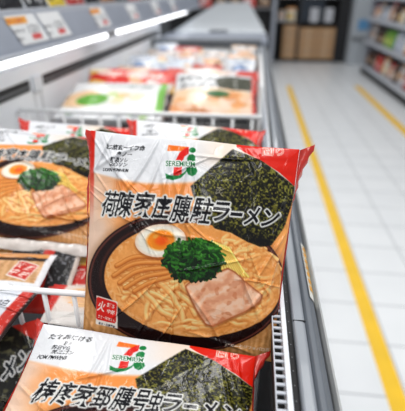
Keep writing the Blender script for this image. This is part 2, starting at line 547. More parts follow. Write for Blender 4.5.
KATA = [('ラ', 222, 210, 17, 19, .026), ('ー', 237.5, 212.5, 12, 3.8, .03), ('メ', 253.5, 214.5, 15, 18, .028), ('ン', 272, 217, 17, 17, .028)]
T_MAIN = [('荷', 110.5, 202, 15, 25, .010), ('陳', 126.5, 202.5, 16, 25, .018), ('家', 145.5, 203, 20, 26, .022), ('庄', 163.5, 205.5, 17, 23, .024), ('膞', 182.5, 207, 18, 26, .013), ('駐', 203.5, 209, 20, 26, .015)] + KATA
T_FRONT = [('梼', 117, 203, 17, 25, .015), ('庝', 134, 205, 15, 24, .018), ('家', 151, 206, 17, 24, .02), ('郅', 167, 207, 15, 22, .018), ('膞', 184, 207, 16, 25, .013), ('号', 199, 209, 13, 24, .02), ('虫', 211, 210, 12, 22, .02)] + [(a, b + 3, d, e * .92, g, h) for a, b, d, e, g, h in KATA]
N_MAIN = [('匕旅玄ーイフ命', 128, 147.5, 38, 5.5, .012), ('魯ノー', 126, 154, 15, 5, .012), ('群昌ソレ', 121, 159.5, 17, 4.6, .01), ('以心ソン', 120, 164, 18, 4.6, .01), ('UORN PRIMNIUM', 117, 169.5, 26, 3.2, .015)]
N_FRONT = [('たれ岳にける', 123, 145.5, 42, 6.5, .014), ('を〃', 122, 152, 8, 5, .012), ('禁日Vら', 117, 157, 18, 5, .012), ('灰ニゴン', 120, 162, 22, 5, .012), ('FOM PMWINB', 112, 168, 28, 4.4, .015)]
ART_MAIN = ramen_art(T_MAIN, N_MAIN, 3)
ART_FRONT = ramen_art(T_FRONT, N_FRONT, 4, False)

def quad_uv(q):
    def f(u, v):
        x = (1 - u) * (1 - v) * q[0, 0] + u * (1 - v) * q[1, 0] + u * v * q[2, 0] + (1 - u) * v * q[3, 0]
        y = (1 - u) * (1 - v) * q[0, 1] + u * (1 - v) * q[1, 1] + u * v * q[2, 1] + (1 - u) * v * q[3, 1]
        return x, y
    return f
_q = quad_uv(QUAD)
art_main = lambda u, v: ART_MAIN.sample(*_q(u, v))
art_front = lambda u, v: ART_FRONT.sample(*_q(u, v))

def unit_art(fn, seed=0, S=2.4):
    c = Canvas(0, 100, 0, 100, S, (225, 226, 228))
    fn(c, random.Random(seed), seed)
    return lambda u, v: c.sample(u * 100, v * 100)

def a_veg(c, r, s):
    c.mix(sstep(30, 60, c.noise(20, s) * 60 + c.Y * .3) * .2, (240, 226, 200))
    c.mix(sstep(1.1, .9, c.ell(18, 58, 20, 22)) * .75, (236, 186, 130))
    c.mix(sstep(1.05, .8, c.ell(30, 62, 17, 15)), (110, 178, 52))
    c.mix(sstep(1.05, .8, c.ell(30, 62, 17, 15)) * c.noise(5, s) * .8, (66, 130, 36))
    for k in range(7):
        x, y = r.uniform(48, 82), r.uniform(40, 74)
        c.mix(sstep(1.1, .8, c.ell(x, y, r.uniform(5, 9), r.uniform(4, 7))) * .7, r.choice([(196, 214, 130), (238, 214, 170), (242, 190, 140)]))
    c.mix(c.text('旬の野菜', 60, 20, 52, 13, 0, .1, .02) * .8, (96, 112, 104))
    c.mix(sstep(92, 94, c.X), (112, 180, 70)); c.mix(sstep(74, 90, c.Y), (228, 230, 232))
    for k in range(9):
        c.mix(sstep(1.1, .8, c.ell(r.uniform(5, 90), r.uniform(84, 97), 4, 3)) * .6, r.choice([(236, 182, 120), (150, 190, 100), (120, 130, 140)]))

def a_red(c, r, s):
    c.img[:] = (208, 50, 40)
    for k in range(16):
        x, y = r.uniform(0, 100), r.uniform(0, 100)
        c.mix(sstep(1.1, .85, c.ell(x, y, r.uniform(6, 15), r.uniform(8, 24), r.uniform(-30, 30))) * .85, r.choice([(238, 226, 214), (240, 236, 232), (230, 206, 96), (214, 60, 44), (214, 48, 40), (240, 190, 150)]))
    c.mix(c.text('辛味噌', 50, 40, 60, 26, 0, .1, .02) * .9, (244, 236, 226))

def a_stamp(c, r, s):
    g = .5 + .5 * np.sin(c.X * .9 + 6 * c.noise(9, s))
    c.img = np.array([196, 150, 104.]) + (g[..., None] - .5) * 26
    c.mix(sstep(1.02, .97, c.ell(60, -12, 62, 46)), (40, 28, 26))
    c.mix(sstep(1.02, .97, c.ell(60, -16, 56, 40)), (216, 150, 90))
    c.mix(c.poly([(77, 30), (93, 38), (88, 76), (71, 68)]), (224, 212, 204))
    c.mix(c.poly([(78, 33), (92, 40), (87.5, 73), (72.5, 66)]), (190, 46, 38))
    for t, x, y in (('火', 79, 44), ('麺', 87, 48), ('中', 76.5, 59), ('味', 84.5, 63)):
        c.mix(c.text(t, x, y, 6, 13, 12, .2, .02), (240, 220, 210))
    c.mix(sstep(76, 79, c.Y - .0 * c.X), (222, 224, 228)); c.mix(sstep(95, 96, c.X), (222, 222, 226))
    c.mix(c.text('旨', 44, 90, 7, 14, 0, 0, .02), (40, 44, 54))

def a_black(c, r, s):
    c.img[:] = (34, 32, 33)
    sp = c.noise(3.2, s, 2)
    c.mix(sstep(.62, .74, sp), (128, 128, 134))
    c.mix(sstep(48, 52, c.X) * sstep(67, 64, c.X + .0 * c.Y), (186, 44, 36)); c.mix(sstep(94, 96, c.X), (214, 200, 190))
    c.mix(sstep(74, 78, c.Y) * sstep(40, 45, c.X), (186, 44, 36))

def a_mustard(c, r, s):
    c.img[:] = (206, 160, 62)
    c.mix(sstep(38, 42, c.Y - .2 * c.X), (188, 42, 38))
    c.mix(c.text('麺屋の味', 34, 60, 56, 20, 0, .1, .02), (236, 214, 206))
    c.mix(sstep(76, 80, c.Y), (222, 210, 198))

def a_peach(c, r, s):
    c.img[:] = (226, 214, 206)
    c.mix(sstep(1.1, .7, c.ell(60, 40, 48, 38)) * .8, (226, 166, 112))
    for k in range(26):
        x, y = r.uniform(20, 95), r.uniform(15, 75)
        c.stroke(spline([(x, y), (x + 8, y + r.uniform(-6, 6)), (x + 16, y + r.uniform(-4, 8))], 6), 2.0, (206, 142, 90), (240, 198, 146))
    c.mix(sstep(16, 12, c.X + .1 * c.Y), (196, 42, 36)); c.mix(sstep(76, 82, c.Y), (226, 222, 218))

def a_kanji(c, r, s):
    c.img[:] = (216, 219, 226)
    c.mix(sstep(.5, .8, c.noise(16, s)) * .35, (190, 196, 206))
    c.mix(c.text('旨', 79, 24, 4.5, 12, 0, 0, .02), (36, 40, 50)); c.mix(c.text('白', 84, 24, 4.5, 12, 0, 0, .02), (36, 40, 50))
    c.mix(sstep(88, 89.5, c.X), (200, 50, 40)); c.mix(sstep(97, 98, c.X), (46, 34, 32))
    c.mix(sstep(62, 66, c.Y) * sstep(84, 60, c.X) * .5, (206, 190, 176))

def a_nori(c, r, s):
    sp = c.noise(2.2, s, 2)
    c.img = np.array([30, 29, 26.]) + sstep(.5, .8, sp)[..., None] * np.array([60, 58, 34.])
    c.mix(sstep(1.05, .95, c.ell(20, 90, 70, 46)), (52, 34, 30)); c.mix(sstep(1.05, .95, c.ell(18, 94, 64, 42)), (214, 158, 98))
    for k in range(40):
        x, y = r.uniform(0, 60), r.uniform(62, 98)
        c.stroke(spline([(x, y), (x + 6, y + r.uniform(-4, 4)), (x + 12, y + r.uniform(-3, 6))], 6), 1.6, (196, 130, 76), (236, 190, 130))
    m = np.maximum(c.text('メ', 83, 22, 6, 11, 0, .2, .03), c.text('ン', 91, 20, 6, 10, 0, .2, .03))
    c.mix(c.dilate(m, .9), (206, 206, 206)); c.mix(m, (24, 28, 34))
    c.mix(c.poly([(86, 0), (100, 0), (100, 14)]), (196, 48, 38))

def a_mix(c, r, s):
    c.mix(sstep(42, 52, c.Y), (236, 200, 164))
    for k in range(26):
        x, y = r.uniform(4, 92), r.uniform(58, 94)
        c.mix(sstep(1.1, .8, c.ell(x, y, r.uniform(7, 15), r.uniform(5, 9), r.uniform(-40, 40))) * .8, r.choice([(228, 158, 100), (240, 204, 176), (220, 146, 92), (232, 170, 130), (240, 214, 194), (190, 120, 76)]))
    no = c.poly([(48, 22), (66, 8), (96, 10), (95, 44), (72, 50), (54, 46)])
    c.mix(no, (56, 58, 48)); c.mix(c.noise(4, s, 2) * no * .5, (120, 118, 96))
    c.mix(sstep(1.1, .8, c.ell(54, 60, 15, 8)), (56, 100, 54))
    for t, x, y in (('荷陳家庄', 26, 20), ('ラーメン', 28, 40)):
        m = c.text(t, x, y, 46, 15, 0, .1, .04); c.mix(c.dilate(m, .8), (226, 226, 226)); c.mix(m, (34, 38, 46))
    c.mix(sstep(94, 97, c.X), (200, 60, 48))

def a_pale(c, r, s):
    for k in range(16):
        c.mix(sstep(1.1, .8, c.ell(r.uniform(10, 90), r.uniform(10, 90), r.uniform(6, 14), r.uniform(10, 20))) * .6, r.choice([(238, 200, 160), (240, 226, 214), (222, 190, 180), (228, 160, 110)]))
    c.mix(sstep(18, 12, c.X) + sstep(74, 80, c.X), (204, 58, 46))
    c.mix(sstep(1.1, .8, c.ell(84, 50, 9, 22)) * .7, (238, 220, 206))

def assorted(pal, dense=.6):
    def f(c, r, s):
        c.img[:] = pal[0]
        c.mix(sstep(1.1, .8, c.ell(r.uniform(35, 65), r.uniform(52, 70), r.uniform(26, 40), r.uniform(18, 30))) * .8, pal[1])
        for k in range(int(18 * dense)):
            c.mix(sstep(1.1, .8, c.ell(r.uniform(8, 92), r.uniform(35, 90), r.uniform(4, 12), r.uniform(3, 10))) * .8, r.choice(pal[1:]))
        c.mix(sstep(24, 18, c.Y) * r.choice([0, 1, 1]), pal[2])
        c.mix(c.text(r.choice(['冷凍うどん', '生餃子', '焼飯', '塩ラーメン', '味噌']), 50, 20, 60, 15, 0, .1, .02) * .85, pal[3])
    return f

# ------------------------------------------------------------------ packets
def crinkle(u, v, seed, aspect=1.0):
    r = np.random.default_rng(seed)
    out = np.zeros_like(u)
    for k, (fr, amp) in enumerate([(5, 1.0), (8, .8), (13, .55), (21, .35), (34, .2)]):
        for j in range(2):
            an = r.uniform(0, math.pi); ph = r.uniform(0, 6.28)
            wx = .35 * np.sin(u * r.uniform(3, 9) + v * r.uniform(3, 9) + r.uniform(0, 6))
            t = (u * math.cos(an) + v * math.sin(an)) * fr + wx * fr * .3 + ph
            out += amp * (1 - np.abs(np.sin(t))) ** 2.2
    return out / 5.0

def creases(u, v, seed, n):
    """a few straight pulled folds running across the film"""
    r = np.random.default_rng(seed + 99)
    out = np.zeros_like(u)
    for k in range(n):
        cx, cy = r.uniform(0, 1), r.uniform(0, 1)
        an = r.normal(1.1, .5) if r.random() < .6 else r.uniform(0, 3.14)
        L, w = r.uniform(.08, .28), r.uniform(.004, .010)
        du, dv = u - cx, v - cy
        s = du * math.cos(an) + dv * math.sin(an)
        d = -du * math.sin(an) + dv * math.cos(an) + .25 * s * s * r.uniform(-3, 3)
        out += r.uniform(.5, 1.2) * np.exp(-(d / w) ** 2) * np.exp(-(s / L) ** 4)
    return out

def surf(c4, u, v):
    P0, P1, P2, P3 = [np.array(p)[None, None, :] for p in c4]
    U, V = u[..., None], v[..., None]
    return (1 - U) * (1 - V) * P0 + U * (1 - V) * P1 + U * V * P2 + (1 - U) * V * P3

def grid_mesh(name, P, cols, material, parent, closed=None):
    """P: list of (rows,cols,3) sheets; cols: matching colours or None"""
    vs, fs, cs, o = [], [], [], 0
    for S_, c_ in zip(P, cols):
        h, w = S_.shape[:2]
        vs.append(S_.reshape(-1, 3))
        cs.append(np.ones((h * w, 3)) * .5 if c_ is None else lin(c_.reshape(-1, 3)))
        i = (np.arange(h - 1)[:, None] * w + np.arange(w - 1)[None, :]).ravel() + o
        fs.append(np.stack([i, i + w, i + w + 1, i + 1], 1))
        o += h * w
    vs, fs, cs = np.concatenate(vs), np.concatenate(fs), np.concatenate(cs)
    if parent is not None:
        vs = vs - np.array(parent.location)
    me = bpy.data.meshes.new(name)
    me.vertices.add(len(vs)); me.vertices.foreach_set('co', vs.ravel())
    me.loops.add(len(fs) * 4); me.loops.foreach_set('vertex_index', fs.ravel())
    me.polygons.add(len(fs)); me.polygons.foreach_set('loop_start', np.arange(0, len(fs) * 4, 4))
    me.polygons.foreach_set('use_smooth', np.ones(len(fs), bool))
    at_ = me.color_attributes.new('print', 'FLOAT_COLOR', 'POINT')
    at_.data.foreach_set('color', np.concatenate([np.clip(cs, 0, 1), np.ones((len(cs), 1))], 1).ravel())
    me.update(calc_edges=True)
    me.validate()
    me.materials.append(material)
    return link(name, me, parent)

def packet(name, label, cat, corners, art, N=70, puff=.018, back=.4, seed=1, wr=.0011, ncrease=10, group=None,
           seals=True, seal_mat=None, flare=(0.004, 0.016), fold=(1.2, 1.2), bottom=False, wob=.004):
    c4 = [np.array(p, float) for p in corners]
    n = np.cross(c4[1] - c4[0], c4[0] - c4[3]); n /= np.linalg.norm(n)
    ctr = sum(c4) / 4
    base = ctr - n * puff * .3
    root = empty(name, tuple(base), label, cat, group)
    u, v = np.meshgrid(np.linspace(0, 1, N), np.linspace(0, 1, N))
    # soft, slightly irregular outline
    r = np.random.default_rng(seed)
    eu = np.sin(np.pi * v) * wob * 2 * (2 * u - 1) * -1
    uu = u + eu + wob * (np.sin(v * 11 + seed) * u + np.sin(v * 9 + seed * 2) * (1 - u)) * .6
    vv = v + wob * (np.sin(u * 10 + seed * 3) * v + np.sin(u * 12 + seed) * (1 - v)) * .7
    P = surf(c4, uu, vv)
    prof = (np.sin(np.pi * np.clip(u, 0, 1)) ** .6) * (np.sin(np.pi * np.clip(v, 0, 1)) ** .6)
    edge = np.clip(np.minimum(np.minimum(u, 1 - u), np.minimum(v, 1 - v)) / .05, 0, 1)
    # gathers that run in from the two seals
    gath = (np.abs(np.sin(v * 34 + 3 * np.sin(v * 7 + seed))) ** 1.5) * (np.exp(-u / .06) + np.exp(-(1 - u) / .06))
    w = wr * (crinkle(u, v, seed) * 1.4 + creases(u, v, seed, ncrease) * 2.2) * (.25 + .75 * edge) + wr * 1.3 * gath * edge
    F_ = P + n * (puff * prof + w)[..., None]
    B_ = P - n * (puff * back * prof)[..., None]
    col = art(u, v)
    body = grid_mesh('film_body', [F_, B_[:, ::-1]], [col, (col * 0 + np.array([206, 200, 196.]))], FILM, root)
    if seals:
        sm = seal_mat or M['red']
        for side in (0, 1):
            m = 40
            tv = np.linspace(0, 1, m)
            E = surf(c4, np.full((1, m), float(side)), tv[None, :])[0]
            out = (c4[1] - c4[0]) / np.linalg.norm(c4[1] - c4[0]) * (1 if side else -1)
            up = (c4[0] - c4[3]) / np.linalg.norm(c4[0] - c4[3])
            fl = np.clip(1 - tv / .24, 0, 1) ** 1.1 * flare[side]
            rows = []
            for k in range(6):
                t = k / 5
                zig = .0009 * ((np.arange(m) % 2) * 2 - 1) * (k == 5)
                rid = .0006 * ((k % 2) * 2 - 1)
                hide = sstep(fold[side] - .12, fold[side] + .12, tv)
                off = (fl + (.002 + .003 * np.sin(tv * 9 + seed) ** 2) * (1 - hide) - .007 * hide)[:, None] * t * out
                off = off + up * (fl * .62 * t)[:, None]
                off = off - n * ((.002 + .010 * t ** 1.3) * (1 - fl / max(.016, flare[side])) + rid + .0015 * np.sin(tv * 25 + k))[:, None]
                rows.append(E + off + zig[:, None] * out)
            S_ = np.stack(rows)
            bm = bmesh.new()
            g = [[bm.verts.new(p) for p in row] for row in S_]
            for a in range(5):
                for b in range(m - 1):
                    bm.faces.new((g[a][b], g[a][b + 1], g[a + 1][b + 1], g[a + 1][b]))
            finish('end_seal', bm, sm, root, smooth=True)
    if bottom:
        m = 50
        tu = np.linspace(0, 1, m)
        E = surf(c4, tu[None, :], np.ones((1, m)))[0]
        dn = (c4[3] - c4[0]) / np.linalg.norm(c4[3] - c4[0])
        bm = bmesh.new(); g = []
        for k in range(5):
            t = k / 4
            g.append([bm.verts.new(p) for p in E + dn * .016 * t - n * (.006 * t * t)[None, None] * 1.0 + n * (.0012 * np.sin(tu * 30 + k))[:, None]] if False else
                     [bm.verts.new(E[i] + dn * .016 * t - n * (.006 * t * t) + n * .0012 * math.sin(tu[i] * 30 + k)) for i in range(m)])
        for a in range(4):
            for b in range(m - 1):
                bm.faces.new((g[a][b], g[a][b + 1], g[a + 1][b + 1], g[a + 1][b]))
        finish('bottom_seal', bm, M['seal'], root, smooth=True)
    return root

def P4(*a):
    return [at(x, y, D) for x, y, D in a]

# the upright packet and its neighbours
packet('noodle_packet', 'upright ramen packet in the middle, leaning on the white wire divider, egg and greens pictured', 'noodle packet',
       P4((91, 131, .436), (300, 150, .436), (272, 362, .443), (83, 336, .443)), art_main, N=380, puff=.016, back=.2, seed=5, wr=.0012, ncrease=44, flare=(.004, .012), fold=(.62, .30))
packet('noodle_packet', 'ramen packet lying at the very front, below the upright one, cut off by the frame', 'noodle packet',
       P4((44, 324, .435), (255, 356, .42), (250, 566, .352), (-58, 540, .352)), art_front, N=320, puff=.015, back=.3, seed=9, wr=.0012, ncrease=36, flare=(.010, .013), fold=(.12, .10))
packet('noodle_packet', 'slanted ramen packet left of the upright one, its white bottom seal facing the camera', 'noodle packet',
       P4((-14, 127, .74), (116, 141, .74), (93, 246, .63), (-44, 233, .63)), art_main, N=260, puff=.026, back=.3, seed=14, wr=.0018, ncrease=26, bottom=True, seal_mat=M['seal'])
packet('noodle_packet', 'ramen packet directly behind the upright one, only its seaweed corner and top edge showing', 'noodle packet',
       P4((134, 120, .72), (258, 131, .72), (258, 240, .57), (130, 230, .57)), art_main, N=140, puff=.014, seed=21, flare=(.010, .012))
packet('noodle_packet', 'ramen packet behind the slanted left one with a red upper left corner', 'noodle packet',
       P4((27, 121, .82), (137, 129, .82), (142, 235, .69), (12, 224, .69)), art_main, N=140, puff=.012, seed=23, flare=(.014, .010))
# the jumble seen through the wire at lower left
packet('noodle_packet', 'ramen packet lying under the slanted left one, only an orange strip of it visible', 'noodle packet',
       P4((-80, 190, .80), (74, 205, .80), (62, 258, .64), (-70, 278, .64)), art_main, N=110, puff=.014, seed=31, seal_mat=M['seal'])
packet('noodle_packet', 'tan packet with square red stamp lying behind the wire at the left edge', 'noodle packet',
       P4((-60, 252, .60), (57, 255, .60), (36, 296, .52), (-92, 299, .52)), unit_art(a_stamp, 41, 3), N=120, puff=.014, seed=33, seals=False)
packet('noodle_packet', 'black speckled packet with red and white edge wedged between the tan and mustard packets', 'noodle packet',
       P4((16, 240, .655), (86, 242, .655), (62, 316, .56), (-6, 310, .56)), unit_art(a_black, 42), N=100, puff=.014, seed=35, seals=False)
packet('noodle_packet', 'mustard and red packet half hidden behind the left edge of the upright packet', 'noodle packet',
       P4((74, 248, .68), (165, 254, .68), (146, 306, .58), (58, 300, .58)), unit_art(a_mustard, 43), N=100, puff=.012, seed=37, seals=False)
packet('noodle_packet', 'small peach and white packet with red end behind the wire bars', 'noodle packet',
       P4((54, 284, .56), (160, 296, .56), (150, 340, .49), (40, 322, .49)), unit_art(a_peach, 44), N=100, puff=.013, seed=39, fold=(.3, .3))
packet('noodle_packet', 'white packet with two dark characters and a red edge, below the wire at left', 'noodle packet',
       P4((-95, 290, .475), (40, 291, .475), (-8, 352, .44), (-140, 350, .44)), unit_art(a_kanji, 45, 3), N=120, puff=.010, seed=43, seals=False)
packet('noodle_packet', 'tilted dark seaweed ramen packet tucked under the left side of the front packet', 'noodle packet',
       P4((-160, 372, .50), (40, 318, .50), (66, 520, .44), (-130, 575, .44)), unit_art(a_nori, 48, 4), N=200, puff=.008, seed=47, flare=(.002, .008), fold=(.1, .14))
# second basket
packet('vegetable_packet', 'white frozen vegetable packet with green heap and green right edge in the second basket', 'vegetable packet',
       P4((77, 83, 1.42), (168, 84, 1.42), (161, 121, 1.25), (52, 118, 1.25)), unit_art(a_veg, 51, 3), N=120, puff=.02, seed=51, wr=.0015, seal_mat=M['seal'])
packet('noodle_packet', 'red and white packet standing upright behind the vegetable packet', 'noodle packet',
       P4((90, 68, 1.60), (181, 71, 1.60), (180, 94, 1.51), (87, 92, 1.51)), unit_art(a_red, 52, 3), N=100, puff=.02, seed=53, wr=.0015)
packet('noodle_packet', 'ramen packet with orange toppings at right of the second basket, beside the green edged packet', 'noodle packet',
       P4((178, 73, 1.42), (255, 77, 1.42), (256, 118, 1.25), (168, 116, 1.25)), unit_art(a_mix, 49, 4), N=140, puff=.02, seed=55, wr=.0015, flare=(.01, .012))
packet('noodle_packet', 'pale packet with red ends showing just above the ramen packet of the second basket', 'noodle packet',
       P4((168, 68, 1.66), (258, 72, 1.66), (258, 96, 1.56), (165, 93, 1.56)), unit_art(a_pale, 58, 3), N=80, puff=.016, seed=57)

# ------------------------------------------------------------------ far baskets: blurred rows of packets
WHITE, ORA, RED, BLU, GRN, YEL, DRK = (220, 223, 228), (232, 172, 120), (200, 52, 44), (110, 140, 186), (130, 170, 80), (232, 196, 90), (60, 62, 70)
PALS = [('white and orange', [WHITE, ORA, (236, 206, 180), DRK]), ('white and blue', [WHITE, BLU, (214, 222, 232), (70, 90, 130)]),
        ('red and white', [(208, 64, 52), WHITE, RED, WHITE]), ('cream and yellow', [(234, 228, 212), YEL, ORA, (120, 90, 60)]),
        ('white and green', [WHITE, GRN, (232, 220, 190), (70, 100, 70)]), ('pale pink and orange', [(234, 214, 206), ORA, RED, (130, 70, 60)])]
ARTS = [unit_art(assorted(p), 70 + i, 1.6) for i, (_, p) in enumerate(PALS)]
COLN = ['leftmost', 'second from left', 'third from left', 'rightmost']
bays = [(1.50, 1.90, 'third'), (2.20, 2.36, 'fourth')]
order = [[0, 1, 3, 0], [1, 0, 5, 1], [4, 1, 0, 3], [0, 5, 1, 0], [1, 3, 4, 0]]
rows = [(1.78, 'front row of the third basket'), (1.97, 'middle row of the third basket'), (2.16, 'rear row of the third basket'), (2.385, 'front row of the far basket'), (2.565, 'rear row of the far basket')]
for i, (y0, rn) in enumerate(rows):
    for k in range(4):
        x0 = -.605 + k * .16
        z0 = .865 + .02 * math.sin(i * 2 + k * 1.7)
        j = order[i][k]
        w_, d_ = .138, .16
        packet('frozen_packet', f'{PALS[j][0]} packet, {COLN[k]}, {rn}', 'frozen packet',
               [(x0, y0 + d_, z0 + .085), (x0 + w_, y0 + d_ + .01, z0 + .08), (x0 + w_, y0, z0), (x0, y0 + .01, z0 - .005)],
               ARTS[j], N=36, puff=.02, flare=(.004, .004), seed=100 + i * 7 + k, seals=True, seal_mat=M['red'] if j in (2, 5) else M['seal'], group='packets in the far baskets')

# ------------------------------------------------------------------ freezer
Y0, Y1 = -.25, 3.05
fz = empty('chest_freezer', (-.3, 1.4, 0), 'long white open chest freezer full of packets with grey bumper rim', 'freezer')
boxes('back_panel', M['wall'], fz, (-.70, -.64, Y0, Y1, 0, 1.062))
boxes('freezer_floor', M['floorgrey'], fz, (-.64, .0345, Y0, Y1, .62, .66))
boxes('front_panel', M['white'], fz, (.048, .084, Y0, Y1, .05, .90))
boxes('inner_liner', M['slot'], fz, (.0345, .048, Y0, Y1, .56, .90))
boxes('plinth', M['dark'], fz, (-.68, .07, Y0, Y1, 0, .05))
# right rim, from inside out: slotted grille, white rail, dark gasket gap, grey rim, bumper, pale edge
bm = bmesh.new()
yy = Y0
while yy < Y1:
    box(bm, .0345, .0428, yy, yy + .0027, .9475, .9490)
    yy += .0086
box(bm, .0334, .0345, Y0, Y1, .944, .9494)
finish('air_grille', bm, M['lip'], fz)
boxes('grille_backing', M['dark'], fz, (.0345, .0425, Y0, Y1, .915, .935))
boxes('inner_rail', M['white'], fz, (.0425, .0475, Y0, Y1, .90, .952), bevel=.001)
boxes('gasket_channel', M['dark'], fz, (.0475, .0545, Y0, Y1, .90, .944))
bm = bmesh.new()
yy = Y0
while yy < 1.2:
    box(bm, .0505, .0515, yy, yy + .001, .944, .9446)
    yy += .016
finish('gasket_dots', bm, M['slat'], fz)
extrude_y('rim', [(.0545, .90), (.0545, .949), (.056, .951), (.065, .950), (.067, .948), (.0675, .90)], Y0, Y1, M['steel'], fz, bevel=.0012)
extrude_y('bumper', [(.0675, .86), (.0675, .943), (.071, .946), (.076, .945), (.082, .938), (.086, .925), (.087, .86)], Y0, Y1, M['fairing'], fz, bevel=.001)
extrude_y('outer_edge', [(.087, .86), (.086, .926), (.0885, .936), (.0915, .932), (.093, .90), (.093, .86)], Y0, Y1, M['paleedge'], fz, bevel=.001)
boxes('rim_joint', M['slot'], fz, (.0546, .0674, .338, .3388, .949, .9512))
# sticker on the bumper
st_ = empty('sticker', (.082, .44, .938), 'long white and yellow sticker on the grey freezer bumper', 'sticker')
bm = bmesh.new()
def strip(bm, ya, yb, lo, hi, lift):
    pr = [(.0765, .9453), (.082, .9384), (.086, .9255)]
    def pt(t):
        t *= 2
        i = min(1, int(t)); f = t - i
        return pr[i][0] + (pr[i + 1][0] - pr[i][0]) * f + lift, pr[i][1] + (pr[i + 1][1] - pr[i][1]) * f + lift
    ring = []
    for t in (lo, (lo + hi) / 2, hi):
        x, z = pt(t); ring.append((bm.verts.new((x, ya, z)), bm.verts.new((x, yb, z))))
    for a in range(2):
        bm.faces.new((ring[a][0], ring[a][1], ring[a + 1][1], ring[a + 1][0]))
strip(bm, .385, .50, .05, .98, .0006)
finish('sticker_sheet', bm, M['sticker'], st_)
bm = bmesh.new()
for k in range(7):
    strip(bm, .40 + k * .014, .409 + k * .014, .2, .7 - .1 * (k % 3), .0011)
finish('yellow_mark', bm, M['orange'], st_)
# slots in the back panel
for ya, yb in ((Y0, 1.18), (1.265, 3.0)):
    boxes('air_slot', M['slot'], fz, (-.6405, -.6385, ya, yb, .993, 1.024))
    boxes('slot_slat', M['slat'], fz, (-.6385, -.6372, ya, yb, 1.003, 1.008))
boxes('panel_joint', M['slat'], fz, (-.6402, -.6392, 1.240, 1.243, .80, .99), (-.6402, -.6392, 1.197, 1.1985, .80, .99))
boxes('bracket', M['white'], fz, (-.640, -.632, 1.195, 1.25, .985, 1.03), bevel=.002)
# far end wall
boxes('end_wall', M['wall'], fz, (-.64, .035, 2.78, 3.05, 0, .955))
boxes('end_gasket', M['gasket'], fz, (-.64, .05, 2.765, 2.86, .945, .985), bevel=.006)
boxes('end_ledge', M['rail'], fz, (-.64, .09, 2.86, 3.40, .95, .975), bevel=.004)

# wire dividers
def divider(y, zt, label, x0=-.635, x1=.0325, n=12, depth=.2, lean=.0, ph=0.0, rt=.0036, rb=.0028):
    t = empty('wire_divider', ((x0 + x1) / 2, y, zt), label, 'wire divider')
    bm = bmesh.new(); tube(bm, [(x0, y, zt), (x1, y, zt)], rt, 12); finish('top_rail', bm, M['wire'], t, smooth=True)
    bm = bmesh.new(); tube(bm, [(x0, y + lean, zt - depth), (x1, y + lean, zt - depth)], .0028, 8); finish('bottom_rail', bm, M['wire'], t, smooth=True)
    for k in range(n):
        x = x0 + (k + .5 + ph) / n * (x1 - x0)
        bm = bmesh.new(); tube(bm, [(x, y, zt), (x + .0, y + lean * .3, zt - depth * .3), (x, y + lean, zt - depth)], rb, 8)
        finish('wire_bar', bm, M['wire'], t, smooth=True)
divider(.356, .949, 'white wire divider that the upright ramen packet leans on', n=19, lean=.0, ph=.28)
divider(1.088, .960, 'white wire divider in front of the vegetable packet', n=13, rt=.0062, rb=.0042)
divider(1.72, .95, 'white wire divider behind the second basket', n=10)
divider(2.37, .95, 'white wire divider before the farthest basket', n=10)
# right side wire rack of the second basket
t = empty('side_wire_rack', (.03, 1.3, .95), 'white upright wire side rack at right end of the second basket', 'wire rack')
bm = bmesh.new(); tube(bm, [(.0275, 1.09, 1.035), (.0275, 1.70, 1.035)], .0045, 10); finish('top_rail', bm, M['wire'], t)
for k in range(6):
    bm = bmesh.new(); tube(bm, [(.0275, 1.09 + k * .12, 1.035), (.0275, 1.09 + k * .12, .76)], .0042, 8); finish('wire_bar', bm, M['wire'], t)

# sloping lid of the freezer beyond
lid = empty('freezer_lid', (-.25, 3.8, .98), 'pale sloping lid of the next freezer beyond the end wall', 'freezer lid')
bm = bmesh.new()
vs = [bm.verts.new(p) for p in ((-.62, 3.45, .985), (.085, 3.45, .985), (-.06, 4.75, 1.155), (-.38, 4.75, 1.155),
                                (-.62, 3.45, .94), (.085, 3.45, .94), (.085, 4.75, .94), (-.62, 4.75, .94))]
for f in ((0, 1, 2, 3), (4, 7, 6, 5), (0, 4, 5, 1), (1, 5, 6, 2), (2, 6, 7, 3), (3, 7, 4, 0)):
    bm.faces.new([vs[i] for i in f])
finish('lid_shell', bm, M['lid'], lid, bevel=.01)
boxes('lid_handle', M['slat'], lid, (-.34, -.20, 3.435, 3.46, .982, .994), bevel=.003)
boxes('lower_cabinet', M['white'], lid, (-.62, .085, 3.06, 4.75, 0, .94), bevel=.006)

# ------------------------------------------------------------------ shelf above the freezer
sh = empty('display_shelf', (-.75, 1.6, 1.15), 'blue grey shelf above the freezer carrying price tags and light tubes', 'shelf')
SY0, SY1 = .2, 4.6
extrude_y('price_rail', [(-.582, 1.203), (-.578, 1.207), (-.552, 1.132), (-.549, 1.122), (-.56, 1.120)], SY0, SY1, M['rail'], sh, bevel=.001)
boxes('shelf_board', M['lip'], sh, (-1.05, -.575, SY0, SY1, 1.185, 1.203))
boxes('lower_lip', M['lip'], sh, (-.66, -.546, SY0, SY1, 1.112, 1.1225), bevel=.002)
boxes('rear_body', M['wall'], sh, (-1.05, -.655, SY0, SY1, 1.062, 1.185))
for ya, yb in ((.35, 1.65), (1.76, 3.66)):
    boxes('light_tube', M['tube'], sh, (-.572, -.5475, ya, yb, 1.097, 1.1115), bevel=.003)

boxes('tube_gap_shade', M['slat'], sh, (-.572, -.5465, 1.652, 1.758, 1.096, 1.112), bevel=.002)  # grey block added between the tubes as the shadow of the gap

